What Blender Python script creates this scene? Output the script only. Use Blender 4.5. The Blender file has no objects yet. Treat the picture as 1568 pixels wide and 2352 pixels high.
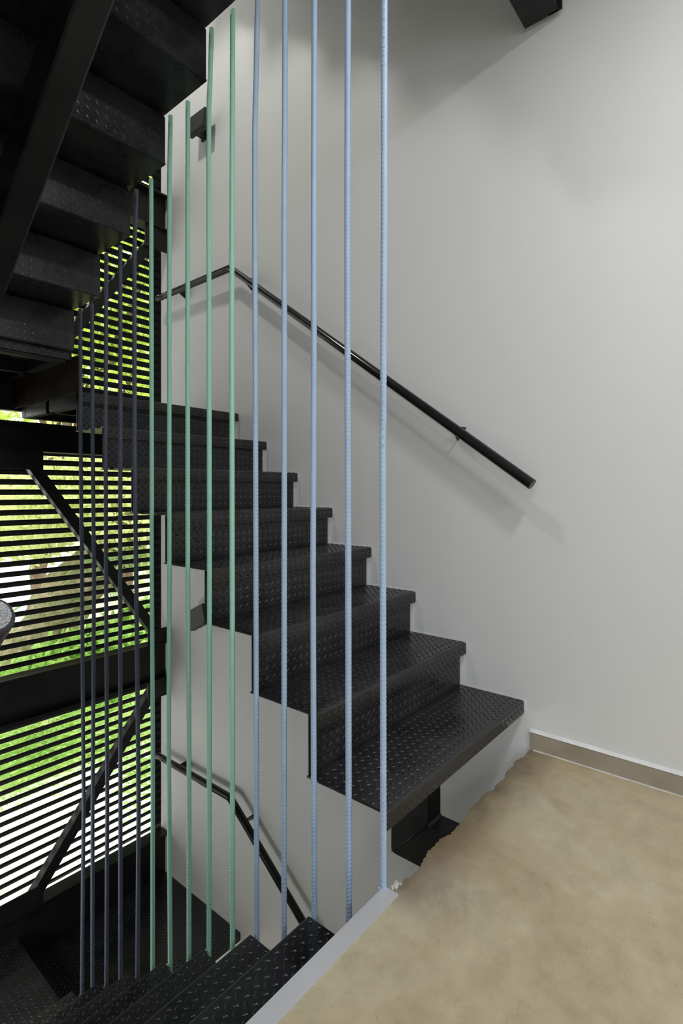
import bpy, bmesh, math, random
import numpy as np
from mathutils import Vector, Matrix

# ------------------------------------------------------------------ camera
# world: X across the flights towards the white wall, Y along the flights away
# from the room, Z up; floor level of the room is z = 0
FPX, HOR, YAW, EYE = 1218.293, 1127.02, 0.6922, 0.9858
sc = bpy.context.scene
C = sc.collection
cam_d = bpy.data.cameras.new('camera')
cam = bpy.data.objects.new('camera', cam_d)
C.objects.link(cam)
cam_d.sensor_fit = 'HORIZONTAL'
cam_d.sensor_width = 36.0
cam_d.lens = FPX / 1568 * 36.0
cam_d.shift_y = -(2352 / 2 - HOR) / 1568
cam_d.clip_start = 0.02
cam.location = (0, 0, EYE)
cam.rotation_euler = (math.pi / 2, 0, YAW - math.pi / 2)
sc.camera = cam

# ------------------------------------------------------------------ world
w = bpy.data.worlds.new('overcast_sky')
sc.world = w
w.use_nodes = True
bg = w.node_tree.nodes['Background']
bg.inputs['Color'].default_value = (0.98, 1.0, 0.92, 1)
bg.inputs['Strength'].default_value = 2.7

# ------------------------------------------------------------------ lights
def area(name, loc, aim, size, power, col=(1, 1, 1)):
    d = bpy.data.lights.new(name, 'AREA')
    d.shape = 'SQUARE' if not isinstance(size, tuple) else 'RECTANGLE'
    if isinstance(size, tuple):
        d.size, d.size_y = size
    else:
        d.size = size
    d.energy = power
    d.color = col
    o = bpy.data.objects.new(name, d)
    C.objects.link(o)
    o.location = loc
    o.rotation_euler = (Vector(aim) - Vector(loc)).to_track_quat('-Z', 'Y').to_euler()
    return o

area('room_ceiling_lamp', (0.95, -0.36, 2.93), (0.95, -0.36, 0), 0.24, 20, (0.97, 0.985, 1.0))
area('room_ceiling_lamp_rear', (0.0, -2.6, 2.93), (0.0, -2.6, 0), 0.6, 40, (0.90, 0.95, 1.0))
area('room_added_side_fill', (-1.8, -0.5, 2.93), (-1.8, -0.5, 0), 0.6, 36, (0.90, 0.95, 1.0))  # unseen fill light, added to even out the brightness of the wall
area('room_window_light', (-2.9, -2.0, 1.4), (2, 0, 0.8), (2.2, 1.4), 22, (0.86, 0.93, 1.0))
area('stairwell_wall_lamp', (0.2, 2.2, 4.85), (2.03, 2.4, 2.0), 0.2, 28, (1, 0.99, 0.93))
area('lower_stairwell_lamp', (0.2, 2.5, -0.78), (2.03, 2.3, -0.9), 0.45, 7, (1, 0.99, 0.92))

sc.view_settings.view_transform = 'Standard'
sc.view_settings.look = 'None'
sc.view_settings.exposure = 0.0
sc.view_settings.gamma = 1.0
sc.view_settings.use_curve_mapping = False
sc.cycles.use_denoising = True
sc.cycles.max_bounces = 10
sc.cycles.diffuse_bounces = 6
sc.cycles.sample_clamp_indirect = 6.0

rng = random.Random(7)
nrg = np.random.default_rng(7)


# ------------------------------------------------------------------ camera-ray helper (used to read real positions)
def pixel_on(px, py, axis, val):
    """where the sight line of a photo pixel meets a world plane"""
    a = (px - 784) / FPX
    b = (HOR - py) / FPX
    s, c = math.sin(YAW), math.cos(YAW)
    d = (c + a * s, s - a * c, b)
    o = (0, 0, EYE)
    t = (val - o[axis]) / d[axis]
    return Vector([o[i] + t * d[i] for i in range(3)])


# ------------------------------------------------------------------ materials
def new_mat(name):
    m = bpy.data.materials.new(name)
    m.use_nodes = True
    nt = m.node_tree
    return m, nt, nt.nodes['Principled BSDF']


def ramp(nt, stops):
    r = nt.nodes.new('ShaderNodeValToRGB')
    els = r.color_ramp.elements
    while len(els) < len(stops):
        els.new(0.5)
    for e, (p, c) in zip(els, stops):
        e.position = p
        e.color = (*c, 1) if len(c) == 3 else c
    return r


def coords(nt, scale=(1, 1, 1), world=False):
    mp = nt.nodes.new('ShaderNodeMapping')
    mp.inputs['Scale'].default_value = scale
    if world:
        g = nt.nodes.new('ShaderNodeNewGeometry')
        nt.links.new(g.outputs['Position'], mp.inputs['Vector'])
    else:
        t = nt.nodes.new('ShaderNodeTexCoord')
        nt.links.new(t.outputs['Object'], mp.inputs['Vector'])
    return mp.outputs['Vector']


def noise(nt, vec, scale, detail=4, rough=0.55, dist=0.0):
    n = nt.nodes.new('ShaderNodeTexNoise')
    n.inputs['Scale'].default_value = scale
    n.inputs['Detail'].default_value = detail
    n.inputs['Roughness'].default_value = rough
    n.inputs['Distortion'].default_value = dist
    nt.links.new(vec, n.inputs['Vector'])
    return n.outputs['Fac']


def bump(nt, b, h, strength, dist=0.002):
    bn = nt.nodes.new('ShaderNodeBump')
    bn.inputs['Strength'].default_value = strength
    bn.inputs['Distance'].default_value = dist
    nt.links.new(h, bn.inputs['Height'])
    nt.links.new(bn.outputs['Normal'], b.inputs['Normal'])


def mixc(nt, fac, a, b, mode='MIX'):
    m = nt.nodes.new('ShaderNodeMix')
    m.data_type = 'RGBA'
    m.blend_type = mode
    for sock, v in ((m.inputs[0], fac), (m.inputs[6], a), (m.inputs[7], b)):
        if isinstance(v, (int, float)):
            sock.default_value = v
        elif isinstance(v, tuple):
            sock.default_value = (*v, 1) if len(v) == 3 else v
        else:
            nt.links.new(v, sock)
    return m.outputs[2]


def paint(name, c1, c2, rough=0.4, nscale=30, bstr=0.15, bdist=0.001, spec=0.5, rr=None, world=True):
    m, nt, b = new_mat(name)
    v = coords(nt, world=world)
    n = noise(nt, v, nscale)
    r = ramp(nt, [(0.3, c1), (0.75, c2)])
    nt.links.new(n, r.inputs['Fac'])
    nt.links.new(r.outputs['Color'], b.inputs['Base Color'])
    b.inputs['Roughness'].default_value = rough
    b.inputs['Specular IOR Level'].default_value = spec
    if rr:
        n2 = noise(nt, v, nscale * 0.35, 5)
        r2 = ramp(nt, [(0.3, (rr[0],) * 3), (0.7, (rr[1],) * 3)])
        nt.links.new(n2, r2.inputs['Fac'])
        nt.links.new(r2.outputs['Color'], b.inputs['Roughness'])
    if bstr:
        n3 = noise(nt, v, nscale * 6)
        bump(nt, b, n3, bstr, bdist)
    return m


M = {}
M['black'] = paint('black_gloss_paint', (0.010, 0.010, 0.011), (0.017, 0.017, 0.018), rr=(0.28, 0.5), nscale=14, bstr=0.2, spec=0.32)
M['slat'] = paint('black_satin_paint', (0.012, 0.012, 0.012), (0.02, 0.02, 0.019), rough=0.6, bstr=0.05, spec=0.2)
M['tube'] = paint('black_tube_paint', (0.010, 0.010, 0.010), (0.014, 0.014, 0.013), rough=0.17, nscale=20, bstr=0.05, spec=0.33)
M['navy'] = paint('navy_bar_paint', (0.080, 0.102, 0.150), (0.10, 0.125, 0.18), rough=0.5, bstr=0.1)
M['mint'] = paint('mint_bar_paint', (0.40, 0.78, 0.61), (0.44, 0.83, 0.67), rough=0.45, nscale=12, bstr=0.1)
M['sky'] = paint('pale_blue_bar_paint', (0.40, 0.53, 0.74), (0.46, 0.60, 0.80), rough=0.45, nscale=12, bstr=0.1)
M['strip'] = paint('grey_metal_strip', (0.50, 0.50, 0.52), (0.54, 0.54, 0.56), rough=0.42, nscale=9, bstr=0.03)
M['chipped'] = paint('chipped_mortar', (0.55, 0.52, 0.45), (0.75, 0.72, 0.66), rough=0.9, nscale=60, bstr=0.5)
M['hammer'] = paint('hammered_black_paint', (0.02, 0.02, 0.022), (0.035, 0.035, 0.04), rough=0.24, nscale=60, bstr=0.25, bdist=0.0015)


def make_plate_mat():
    # black painted tread plate, dusty and worn where feet land
    m, nt, b = new_mat('black_tread_plate')
    v = coords(nt, world=True)
    n = noise(nt, v, 7, 6, 0.6)
    n2 = noise(nt, v, 120, 3, 0.6)
    r = ramp(nt, [(0.35, (0.012, 0.012, 0.0135)), (0.7, (0.028, 0.028, 0.031))])
    nt.links.new(n, r.inputs['Fac'])
    sp = ramp(nt, [(0.70, (0, 0, 0)), (0.80, (1, 1, 1))])
    nt.links.new(n2, sp.inputs['Fac'])
    col = mixc(nt, sp.outputs['Color'], r.outputs['Color'], (0.06, 0.06, 0.058))
    nt.links.new(col, b.inputs['Base Color'])
    rr = ramp(nt, [(0.3, (0.19,) * 3), (0.75, (0.42,) * 3)])
    nt.links.new(n, rr.inputs['Fac'])
    nt.links.new(rr.outputs['Color'], b.inputs['Roughness'])
    bump(nt, b, n2, 0.12, 0.001)
    return m


def make_wall_mat():
    m, nt, b = new_mat('white_wall_paint')
    v = coords(nt, (1, 1, 0.35), world=True)
    n = noise(nt, v, 1.6, 3)
    r = ramp(nt, [(0.3, (0.70, 0.70, 0.705)), (0.7, (0.735, 0.735, 0.738))])
    nt.links.new(n, r.inputs['Fac'])
    v2 = coords(nt, world=True)
    vo = noise(nt, v2, 38, 2, 0.4)
    sp = ramp(nt, [(0.80, (0, 0, 0)), (0.83, (1, 1, 1))])
    nt.links.new(vo, sp.inputs['Fac'])
    col = mixc(nt, sp.outputs['Color'], r.outputs['Color'], (0.52, 0.51, 0.49))
    nt.links.new(col, b.inputs['Base Color'])
    b.inputs['Roughness'].default_value = 0.7
    bump(nt, b, noise(nt, v2, 90, 3), 0.12, 0.001)
    return m


def make_floor_mat():
    m, nt, b = new_mat('polished_beige_screed')
    v = coords(nt, world=True)
    n1 = noise(nt, v, 2.2, 6, 0.62, 0.6)
    n2 = noise(nt, v, 14, 5, 0.65)
    n3 = noise(nt, v, 5, 4, 0.6, 0.3)
    r = ramp(nt, [(0.28, (0.41, 0.325, 0.20)), (0.46, (0.53, 0.44, 0.285)), (0.60, (0.59, 0.52, 0.36)), (0.8, (0.60, 0.575, 0.47))])
    nt.links.new(n1, r.inputs['Fac'])
    r2 = ramp(nt, [(0.3, (0.80, 0.78, 0.76)), (0.7, (1.0, 1.0, 1.0))])
    nt.links.new(n2, r2.inputs['Fac'])
    col = mixc(nt, 1.0, r.outputs['Color'], r2.outputs['Color'], 'MULTIPLY')
    # greyer, pinkish worn patches
    rp = ramp(nt, [(0.58, (0, 0, 0)), (0.78, (0.55, 0.55, 0.55))])
    nt.links.new(n3, rp.inputs['Fac'])
    col = mixc(nt, rp.outputs['Color'], col, (0.43, 0.36, 0.30))
    # brown stain that follows the broken edge beside the stair
    g = nt.nodes.new('ShaderNodeNewGeometry')
    sx = nt.nodes.new('ShaderNodeSeparateXYZ')
    nt.links.new(g.outputs['Position'], sx.inputs[0])
    jit = nt.nodes.new('ShaderNodeMath'); jit.operation = 'MULTIPLY_ADD'
    nt.links.new(n2, jit.inputs[0]); jit.inputs[1].default_value = 0.20
    nt.links.new(sx.outputs['Y'], jit.inputs[2])
    st = nt.nodes.new('ShaderNodeMapRange')
    st.inputs['From Min'].default_value = 0.70
    st.inputs['From Max'].default_value = 0.845
    nt.links.new(jit.outputs[0], st.inputs['Value'])
    mx = nt.nodes.new('ShaderNodeMapRange')     # only between the strip end and mid run
    mx.inputs['From Min'].default_value = 1.03
    mx.inputs['From Max'].default_value = 1.12
    nt.links.new(sx.outputs['X'], mx.inputs['Value'])
    mul = nt.nodes.new('ShaderNodeMath'); mul.operation = 'MULTIPLY'
    nt.links.new(st.outputs[0], mul.inputs[0]); nt.links.new(mx.outputs[0], mul.inputs[1])
    mul2 = nt.nodes.new('ShaderNodeMath'); mul2.operation = 'MULTIPLY'
    nt.links.new(mul.outputs[0], mul2.inputs[0]); mul2.inputs[1].default_value = 0.9
    col = mixc(nt, mul2.outputs[0], col, (0.15, 0.105, 0.06))
    # greyish mauve patch where the stain spreads in front of the stair foot
    vd = nt.nodes.new('ShaderNodeVectorMath'); vd.operation = 'DISTANCE'
    nt.links.new(g.outputs['Position'], vd.inputs[0]); vd.inputs[1].default_value = (1.17, 0.64, 0.0)
    pm = nt.nodes.new('ShaderNodeMapRange')
    pm.inputs['From Min'].default_value = 0.16
    pm.inputs['From Max'].default_value = 0.02
    nt.links.new(vd.outputs['Value'], pm.inputs['Value'])
    pn = ramp(nt, [(0.35, (0.1, 0.1, 0.1)), (0.65, (0.85, 0.85, 0.85))])
    nt.links.new(noise(nt, v, 30, 5, 0.7), pn.inputs['Fac'])
    pmul = nt.nodes.new('ShaderNodeMath'); pmul.operation = 'MULTIPLY'
    nt.links.new(pm.outputs[0], pmul.inputs[0]); nt.links.new(pn.outputs['Color'], pmul.inputs[1])
    col = mixc(nt, pmul.outputs[0], col, (0.30, 0.24, 0.20))
    # fine scratches
    for sc_, rot in (((420, 26, 10), 0.6), ((30, 380, 10), 0.35), ((500, 18, 10), -0.5), ((24, 300, 10), -0.25)):
        mp = nt.nodes.new('ShaderNodeMapping')
        mp.inputs['Rotation'].default_value = (0, 0, rot)
        nt.links.new(g.outputs['Position'], mp.inputs['Vector'])
        mp2 = nt.nodes.new('ShaderNodeMapping')
        mp2.inputs['Scale'].default_value = sc_
        nt.links.new(mp.outputs[0], mp2.inputs['Vector'])
        s = noise(nt, mp2.outputs[0], 1.0, 2, 0.5)
        rs = ramp(nt, [(0.66, (0, 0, 0)), (0.78, (0.5, 0.5, 0.5))])
        nt.links.new(s, rs.inputs['Fac'])
        col = mixc(nt, rs.outputs['Color'], col, (0.17, 0.13, 0.085))
    nt.links.new(col, b.inputs['Base Color'])
    rr = ramp(nt, [(0.3, (0.42,) * 3), (0.7, (0.62,) * 3)])
    nt.links.new(n1, rr.inputs['Fac'])
    nt.links.new(rr.outputs['Color'], b.inputs['Roughness'])
    bump(nt, b, n2, 0.08, 0.001)
    return m


M['plate'] = make_plate_mat()
M['wall'] = make_wall_mat()
M['floor'] = make_floor_mat()
M['tile'] = paint('taupe_skirting_tile', (0.31, 0.265, 0.205), (0.41, 0.36, 0.285), rough=0.6, nscale=9, bstr=0.1)
M['caulk'] = paint('white_caulk', (0.68, 0.68, 0.66), (0.78, 0.78, 0.78), rough=0.7, nscale=25)
M['rust'] = paint('rusty_brown_steel', (0.014, 0.011, 0.009), (0.055, 0.030, 0.017), rough=0.85, nscale=9, bstr=0.5, spec=0.12)
M['lamp'] = paint('charcoal_lamp_paint', (0.022, 0.022, 0.025), (0.028, 0.028, 0.031), rough=0.5, bstr=0.05)
M['concrete'] = paint('grey_board_concrete', (0.30, 0.30, 0.295), (0.38, 0.38, 0.37), rough=0.85, nscale=5)
M['bolt'] = paint('painted_bolt_head', (0.02, 0.02, 0.02), (0.035, 0.035, 0.035), rough=0.35, bstr=0.05)


def leaf_mat(name, c1, c2, c3, trans=0.5):
    m, nt, b = new_mat(name)
    v = coords(nt, world=True)
    r = ramp(nt, [(0.3, c1), (0.55, c2), (0.78, c3)])
    nt.links.new(noise(nt, v, 17, 3, 0.75), r.inputs['Fac'])
    nt.links.new(r.outputs['Color'], b.inputs['Base Color'])
    b.inputs['Roughness'].default_value = 0.5
    tr = nt.nodes.new('ShaderNodeBsdfTranslucent')
    nt.links.new(r.outputs['Color'], tr.inputs['Color'])
    mx = nt.nodes.new('ShaderNodeMixShader')
    mx.inputs[0].default_value = trans
    out = nt.nodes['Material Output']
    nt.links.new(b.outputs[0], mx.inputs[1])
    nt.links.new(tr.outputs[0], mx.inputs[2])
    nt.links.new(mx.outputs[0], out.inputs['Surface'])
    return m


M['leaf'] = leaf_mat('lime_leaves', (0.28, 0.40, 0.04), (0.55, 0.70, 0.12), (0.85, 0.84, 0.42))
M['leaf_pale'] = leaf_mat('pale_yellow_leaves', (0.46, 0.56, 0.17), (0.78, 0.82, 0.46), (0.95, 0.82, 0.62))
M['leaf_fern'] = leaf_mat('feathery_green_leaves', (0.28, 0.50, 0.10), (0.48, 0.70, 0.22), (0.72, 0.82, 0.40))
M['palm'] = leaf_mat('palm_leaflets', (0.20, 0.36, 0.14), (0.36, 0.50, 0.24), (0.60, 0.66, 0.40), 0.3)
M['bark'] = paint('mossy_bark', (0.16, 0.20, 0.04), (0.58, 0.44, 0.36), rough=0.9, nscale=16, bstr=0.9, bdist=0.03)
M['bark_dark'] = paint('brown_bark', (0.12, 0.08, 0.05), (0.28, 0.20, 0.14), rough=0.9, nscale=12, bstr=0.8, bdist=0.02)
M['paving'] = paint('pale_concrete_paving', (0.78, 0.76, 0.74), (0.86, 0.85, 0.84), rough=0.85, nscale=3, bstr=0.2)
M['asphalt'] = paint('glare_pale_asphalt', (0.68, 0.69, 0.72), (0.80, 0.81, 0.84), rough=0.8, nscale=3, bstr=0.2)  # white glare on the road is put into this pale base colour
M['lawn'] = paint('lawn_soil', (0.20, 0.34, 0.07), (0.45, 0.52, 0.20), rough=0.9, nscale=4, bstr=0.6, bdist=0.02)
M['render'] = paint('cream_render', (0.75, 0.66, 0.52), (0.85, 0.77, 0.66), rough=0.8, nscale=2, bstr=0.05)
M['ochre'] = paint('ochre_panel', (0.72, 0.38, 0.05), (0.82, 0.47, 0.10), rough=0.7, nscale=4)
M['brick'] = paint('orange_brick', (0.62, 0.20, 0.07), (0.80, 0.32, 0.13), rough=0.85, nscale=8, bstr=0.3)


# ------------------------------------------------------------------ mesh builder
class MB:
    def __init__(self):
        self.v, self.f = [], []

    def add(self, vs, fs):
        o = len(self.v)
        self.v += [tuple(x) for x in vs]
        self.f += [tuple(i + o for i in g) for g in fs]
        return self

    def box(self, x0, x1, y0, y1, z0, z1):
        return self.add([(x0, y0, z0), (x1, y0, z0), (x1, y1, z0), (x0, y1, z0),
                         (x0, y0, z1), (x1, y0, z1), (x1, y1, z1), (x0, y1, z1)],
                        [(3, 2, 1, 0), (4, 5, 6, 7), (0, 1, 5, 4), (1, 2, 6, 5), (2, 3, 7, 6), (3, 0, 4, 7)])

    def sweep(self, pts, ring, up=(0, 0, 1)):
        """sweep a closed 2-D ring (a, b) along pts; a is sideways, b is up"""
        P = [Vector(p) for p in pts]
        n = len(ring)
        vs = []
        for i, p in enumerate(P):
            t = (P[min(i + 1, len(P) - 1)] - P[max(i - 1, 0)]).normalized()
            if 0 < i < len(P) - 1:
                t1 = (P[i] - P[i - 1]).normalized()
                t2 = (P[i + 1] - P[i]).normalized()
                t = (t1 + t2).normalized()
                k = 1 / max(0.3, t.dot(t1))
            else:
                k = 1
            s = t.cross(Vector(up)).normalized()
            u = s.cross(t).normalized()
            for a, b in ring:
                vs.append(p + s * a + u * b * k)
        fs = []
        for i in range(len(P) - 1):
            for j in range(n):
                k2 = (j + 1) % n
                fs.append((i * n + j, i * n + k2, (i + 1) * n + k2, (i + 1) * n + j))
        fs.append(tuple(reversed(range(n))))
        fs.append(tuple(range((len(P) - 1) * n, len(P) * n)))
        return self.add(vs, fs)

    def mesh(self, name, mat, smooth=False, bevel=0):
        me = bpy.data.meshes.new(name)
        me.from_pydata(self.v, [], self.f)
        bm = bmesh.new()
        bm.from_mesh(me)
        bmesh.ops.recalc_face_normals(bm, faces=bm.faces)
        if bevel:
            bmesh.ops.bevel(bm, geom=list(bm.edges), offset=bevel, segments=2, affect='EDGES', clamp_overlap=True)
        bm.to_mesh(me)
        bm.free()
        me.materials.append(mat)
        if smooth:
            me.shade_smooth()
        return me

    def build(self, name, mat, parent=None, **kw):
        return link(name, self.mesh(name, mat, **kw), parent)


def link(name, me, parent=None, loc=None):
    o = bpy.data.objects.new(name, me)
    C.objects.link(o)
    if parent is not None:
        o.parent = parent
    if loc is not None:
        o.location = loc
    return o


def circle(r, n=20):
    return [(r * math.cos(2 * math.pi * i / n), r * math.sin(2 * math.pi * i / n)) for i in range(n)]


def rect(a0, a1, b0, b1):
    return [(a0, b0), (a1, b0), (a1, b1), (a0, b1)]


def tag(o, label, cat, group=None, kind=None):
    o['label'] = label
    o['category'] = cat
    if group:
        o['group'] = group
    if kind:
        o['kind'] = kind
    return o


def thing(name, loc, label, cat, group=None):
    o = bpy.data.objects.new(name, None)
    o.empty_display_size = 0.1
    C.objects.link(o)
    o.location = loc
    return tag(o, label, cat, group)


def struct(name, mb, mat, **kw):
    o = mb.build(name, mat, **kw)
    o['kind'] = 'structure'
    return o


def copy_tree(o, parent=None):
    c = o.copy()
    C.objects.link(c)
    if parent is not None:
        c.parent = parent
    for ch in list(o.children):
        copy_tree(ch, c)
    return c


# ------------------------------------------------------------------ key sizes
RISE, GO = 0.18, 0.2422
NOSE = 0.760           # first nosing, also the far edge of the metal strip
WALL = 2.03            # white wall face
VL, VR = 1.092, 2.014  # right-hand flights between these
LL, LR = 0.125, 1.062  # left-hand flights
LAND_Y = NOSE + 7 * GO
SCREEN_Y = 3.33

# ------------------------------------------------------------------ setting
# room floor with the broken edge beside the stair
edge = []
x = 1.083
while x < 2.03:
    y = 0.738 + 0.006 * math.sin(x * 21) + 0.003 * math.sin(x * 67) + nrg.uniform(-0.0028, 0.0028)
    if 1.15 < x < 1.26:
        y -= 0.007
    edge.append((x, y))
    x += nrg.uniform(0.003, 0.009)
edge.append((2.035, 0.742))
outline = [(-3.5, -5.0), (2.035, -5.0)] + edge[::-1] + [(1.083, 0.744), (1.083, 0.717), (-3.5, 0.717)]
fm = MB()
n = len(outline)
fm.add([(a, b, 0.0) for a, b in outline] + [(a, b, -0.07) for a, b in outline],
       [tuple(range(n)), tuple(range(2 * n - 1, n - 1, -1))] +
       [(i, (i + 1) % n, (i + 1) % n + n, i + n) for i in range(n)])
struct('floor', fm, M['floor'])
# small chips of white mortar at the strip's end
chip = MB()
for k in range(16):
    cx, cy = 1.083 + nrg.uniform(0, 0.035), 0.742 + nrg.uniform(-0.010, 0.006)
    r = nrg.uniform(0.002, 0.006)
    ring = [(cx + r * math.cos(a) * nrg.uniform(0.6, 1.2), cy + r * math.sin(a) * nrg.uniform(0.6, 1.2)) for a in np.linspace(0, 6.28, 7)[:-1]]
    chip.add([(a, b, -0.01) for a, b in ring] + [(a, b, 0.0025) for a, b in ring] + [(cx, cy, 0.004)],
             [(i, (i + 1) % 6, (i + 1) % 6 + 6, i + 6) for i in range(6)] + [(i + 6, (i + 1) % 6 + 6, 12) for i in range(6)])
tag(chip.build('mortar_crumbs', M['chipped']), 'white mortar crumbs on the broken floor edge by the last blue bar', 'mortar', kind='stuff')

wl = MB().box(WALL, WALL + 0.2, -5.0, 3.305, -3.2, 6.2)
struct('wall_right', wl, M['wall'])
struct('wall_left', MB().box(-0.06, 0.09, 0.87, 3.46, -3.2, 6.2), M['concrete'])
struct('wall_back', MB().box(-3.7, 2.2, -5.2, -5.0, -3.2, 6.2), M['wall'])
struct('wall_room_left', MB().box(-3.7, -3.5, -5.0, 0.87, -3.2, 6.2), M['wall'])
struct('wall_room_front', MB().box(-3.5, 0.09, 0.765, 0.87, -3.2, 6.2), M['wall'])
struct('ceiling', MB().box(-3.5, 2.03, -5.0, 0.74, 2.99, 3.06), M['wall'])
struct('ceiling_top', MB().box(-3.7, 2.2, -5.2, 3.46, 6.12, 6.25), M['concrete'])
struct('floor_lower', MB().box(-3.5, 2.03, -5.0, 3.46, -3.2, -3.06), M['floor'])
# skirting tile with its caulk line
struct('baseboard_right', MB().box(2.017, 2.031, -5.0, 0.738, 0.0, 0.065), M['tile'], bevel=0.0012)
ck = MB()
ys = np.arange(0.742, -5.0, -0.05)
top, bot = [], []
for i, yy in enumerate(ys):
    h = 0.0665 + 0.009 + nrg.uniform(-0.0012, 0.0012)
    top.append((yy, h))
ck.add([(2.0155, a, 0.0655) for a, b in top] + [(2.0315, a, b) for a, b in top] + [(2.0315, a, 0.06) for a, b in top],
       [(i, i + 1, i + 1 + len(ys), i + len(ys)) for i in range(len(ys) - 1)] +
       [(i + 1, i, i + 2 * len(ys), i + 1 + 2 * len(ys)) for i in range(len(ys) - 1)])
struct('trim_1', ck, M['caulk'])
cl = MB()
for yy in np.arange(0.725, -1.6, -0.035):
    wdt = 0.006 * max(0.15, 1 - (0.72 - yy) * 0.9) * nrg.uniform(0.6, 1.4)
    cl.box(2.017 - wdt, 2.0175, yy - 0.035, yy, 0.0, 0.0022)
struct('trim_2', cl, M['caulk'])

# metal strip at the head of the down flight
t = MB().box(0.092, 1.083, 0.7172, 0.7605, -0.003, 0.004)
strip = t.build('metal_edge_strip', M['strip'], bevel=0.0008)
tag(strip, 'flat light grey metal strip along the floor edge above the descending stair', 'edge strip')


# ------------------------------------------------------------------ tread plate with raised lugs
def lug_block(o, su, sv, sn, w, h, H=0.0023):
    """raised lens lugs on the rectangle o + a*su + b*sv (0<a<w, 0<b<h), normal sn"""
    p = 0.031
    L, W = 0.0115, 0.0036
    cs = []
    for i in range(int(w / p * 2) + 1):
        for j in range(int(h / p * 2) + 1):
            if (i + j) % 2:
                continue
            a, b = (i + 0.5) * p / 2, (j + 0.5) * p / 2
            if a < 0.006 or a > w - 0.006 or b < 0.006 or b > h - 0.006:
                continue
            cs.append((a, b, 1 if i % 2 else -1))
    if not cs:
        return np.zeros((0, 3)), []
    base = []
    for k in range(8):
        an = 2 * math.pi * k / 8
        base.append((L * math.cos(an), W * math.sin(an), -0.0003))
    for k in range(4):
        an = 2 * math.pi * (k + 0.5) / 4
        base.append((L * 0.62 * math.cos(an), W * 0.42 * math.sin(an), H))
    base = np.array(base)
    faces = [(0, 1, 8), (1, 2, 8), (2, 9, 8), (2, 3, 9), (3, 4, 9), (4, 5, 10), (4, 10, 9), (5, 6, 10), (6, 11, 10), (6, 7, 11), (7, 0, 11), (0, 8, 11), (8, 9, 10), (8, 10, 11)]
    o, su, sv, sn = (np.array(q, float) for q in (o, su, sv, sn))
    V, F = [], []
    for idx, (a, b, s) in enumerate(cs):
        c, d = math.cos(math.pi / 4 * s), math.sin(math.pi / 4 * s)
        e1 = su * c + sv * d
        e2 = -su * d + sv * c
        V.append(o + su * a + sv * b + np.outer(base[:, 0], e1) + np.outer(base[:, 1], e2) + np.outer(base[:, 2], sn))
        F += [tuple(q + idx * 12 for q in f) for f in faces]
    return np.vstack(V), F


def tread_mesh(width, depth, name):
    """nosing at y=0, going back to y=depth, top at z=0"""
    mb = MB()
    T, R, D = 0.0055, 0.009, 0.048
    prof = [(0, -D), (0, -R)] + [(R - R * math.cos(a), -R + R * math.sin(a)) for a in (0.4, 0.8, 1.2)] + [(R, 0), (depth, 0),
            (depth, -T), (R, -T), (T, -R), (T, -D)]
    n = len(prof)
    ch = 0.007
    # ends of the drop are chamfered round
    def ring(x, cut):
        return [(x, y, z + (cut if z < -0.04 else 0)) for y, z in prof]
    xs = [(0, 0.006), (0.003, 0.002), (ch, 0), (width - ch, 0), (width - 0.003, 0.002), (width, 0.006)]
    V = []
    for x, cut in xs:
        V += ring(x, cut)
    F = []
    for s in range(len(xs) - 1):
        for i in range(n):
            j = (i + 1) % n
            F.append((s * n + i, s * n + j, (s + 1) * n + j, (s + 1) * n + i))
    F += [tuple(reversed(range(n))), tuple(range((len(xs) - 1) * n, len(xs) * n))]
    mb.add(V, F)
    me = mb.mesh(name, M['plate'])
    v1, f1 = lug_block((0.004, 0.012, 0), (1, 0, 0), (0, 1, 0), (0, 0, 1), width - 0.008, depth - 0.03)
    v2, f2 = lug_block((0.004, 0, -D + 0.004), (1, 0, 0), (0, 0, 1), (0, -1, 0), width - 0.008, D - 0.006)
    return join_lugs(me, [(v1, f1), (v2, f2)])


def join_lugs(me, blocks):
    vs = np.empty(len(me.vertices) * 3)
    me.vertices.foreach_get('co', vs)
    V = [vs.reshape(-1, 3)]
    F = [tuple(p.vertices) for p in me.polygons]
    flat = len(F)
    off = len(me.vertices)
    for v, f in blocks:
        if len(v):
            V.append(v)
            F += [tuple(i + off for i in g) for g in f]
            off += len(v)
    out = bpy.data.meshes.new(me.name)
    out.from_pydata(np.vstack(V).tolist(), [], F)
    out.materials.append(me.materials[0])
    sm = [False] * flat + [True] * (len(F) - flat)
    out.polygons.foreach_set('use_smooth', sm)
    out.update()
    return out


def riser_mesh(width, height, name):
    """front face at y=0, standing on z=0, lugs on both sides"""
    me = MB().box(0, width, 0, 0.010, 0, height).mesh(name, M['plate'], bevel=0.003)
    v1, f1 = lug_block((0.004, 0, 0.002), (1, 0, 0), (0, 0, 1), (0, -1, 0), width - 0.008, height - 0.04)
    v2, f2 = lug_block((0.004, 0.010, 0.002), (1, 0, 0), (0, 0, 1), (0, 1, 0), width - 0.008, height - 0.006, 0.0003)
    f2 = [tuple(reversed(f)) for f in f2]
    return join_lugs(me, [(v1, f1), (v2 * 1.0, f2)])


W_R, W_L = VR - VL, LR - LL
TD = GO + 0.030
tm_r = tread_mesh(W_R, TD, 'tread')
tm_l = tread_mesh(W_L, TD, 'tread')
rm_r = riser_mesh(W_R - 0.012, RISE - 0.005, 'riser')
rm_l = riser_mesh(W_L - 0.004, RISE - 0.005, 'riser')
bolt_me = MB().sweep([(0, 0, -0.012), (0, 0, 0.0015), (0, 0, 0.003)], circle(0.0085, 14), up=(0, 1, 0)).mesh('bolt', M['bolt'], smooth=False)


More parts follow.
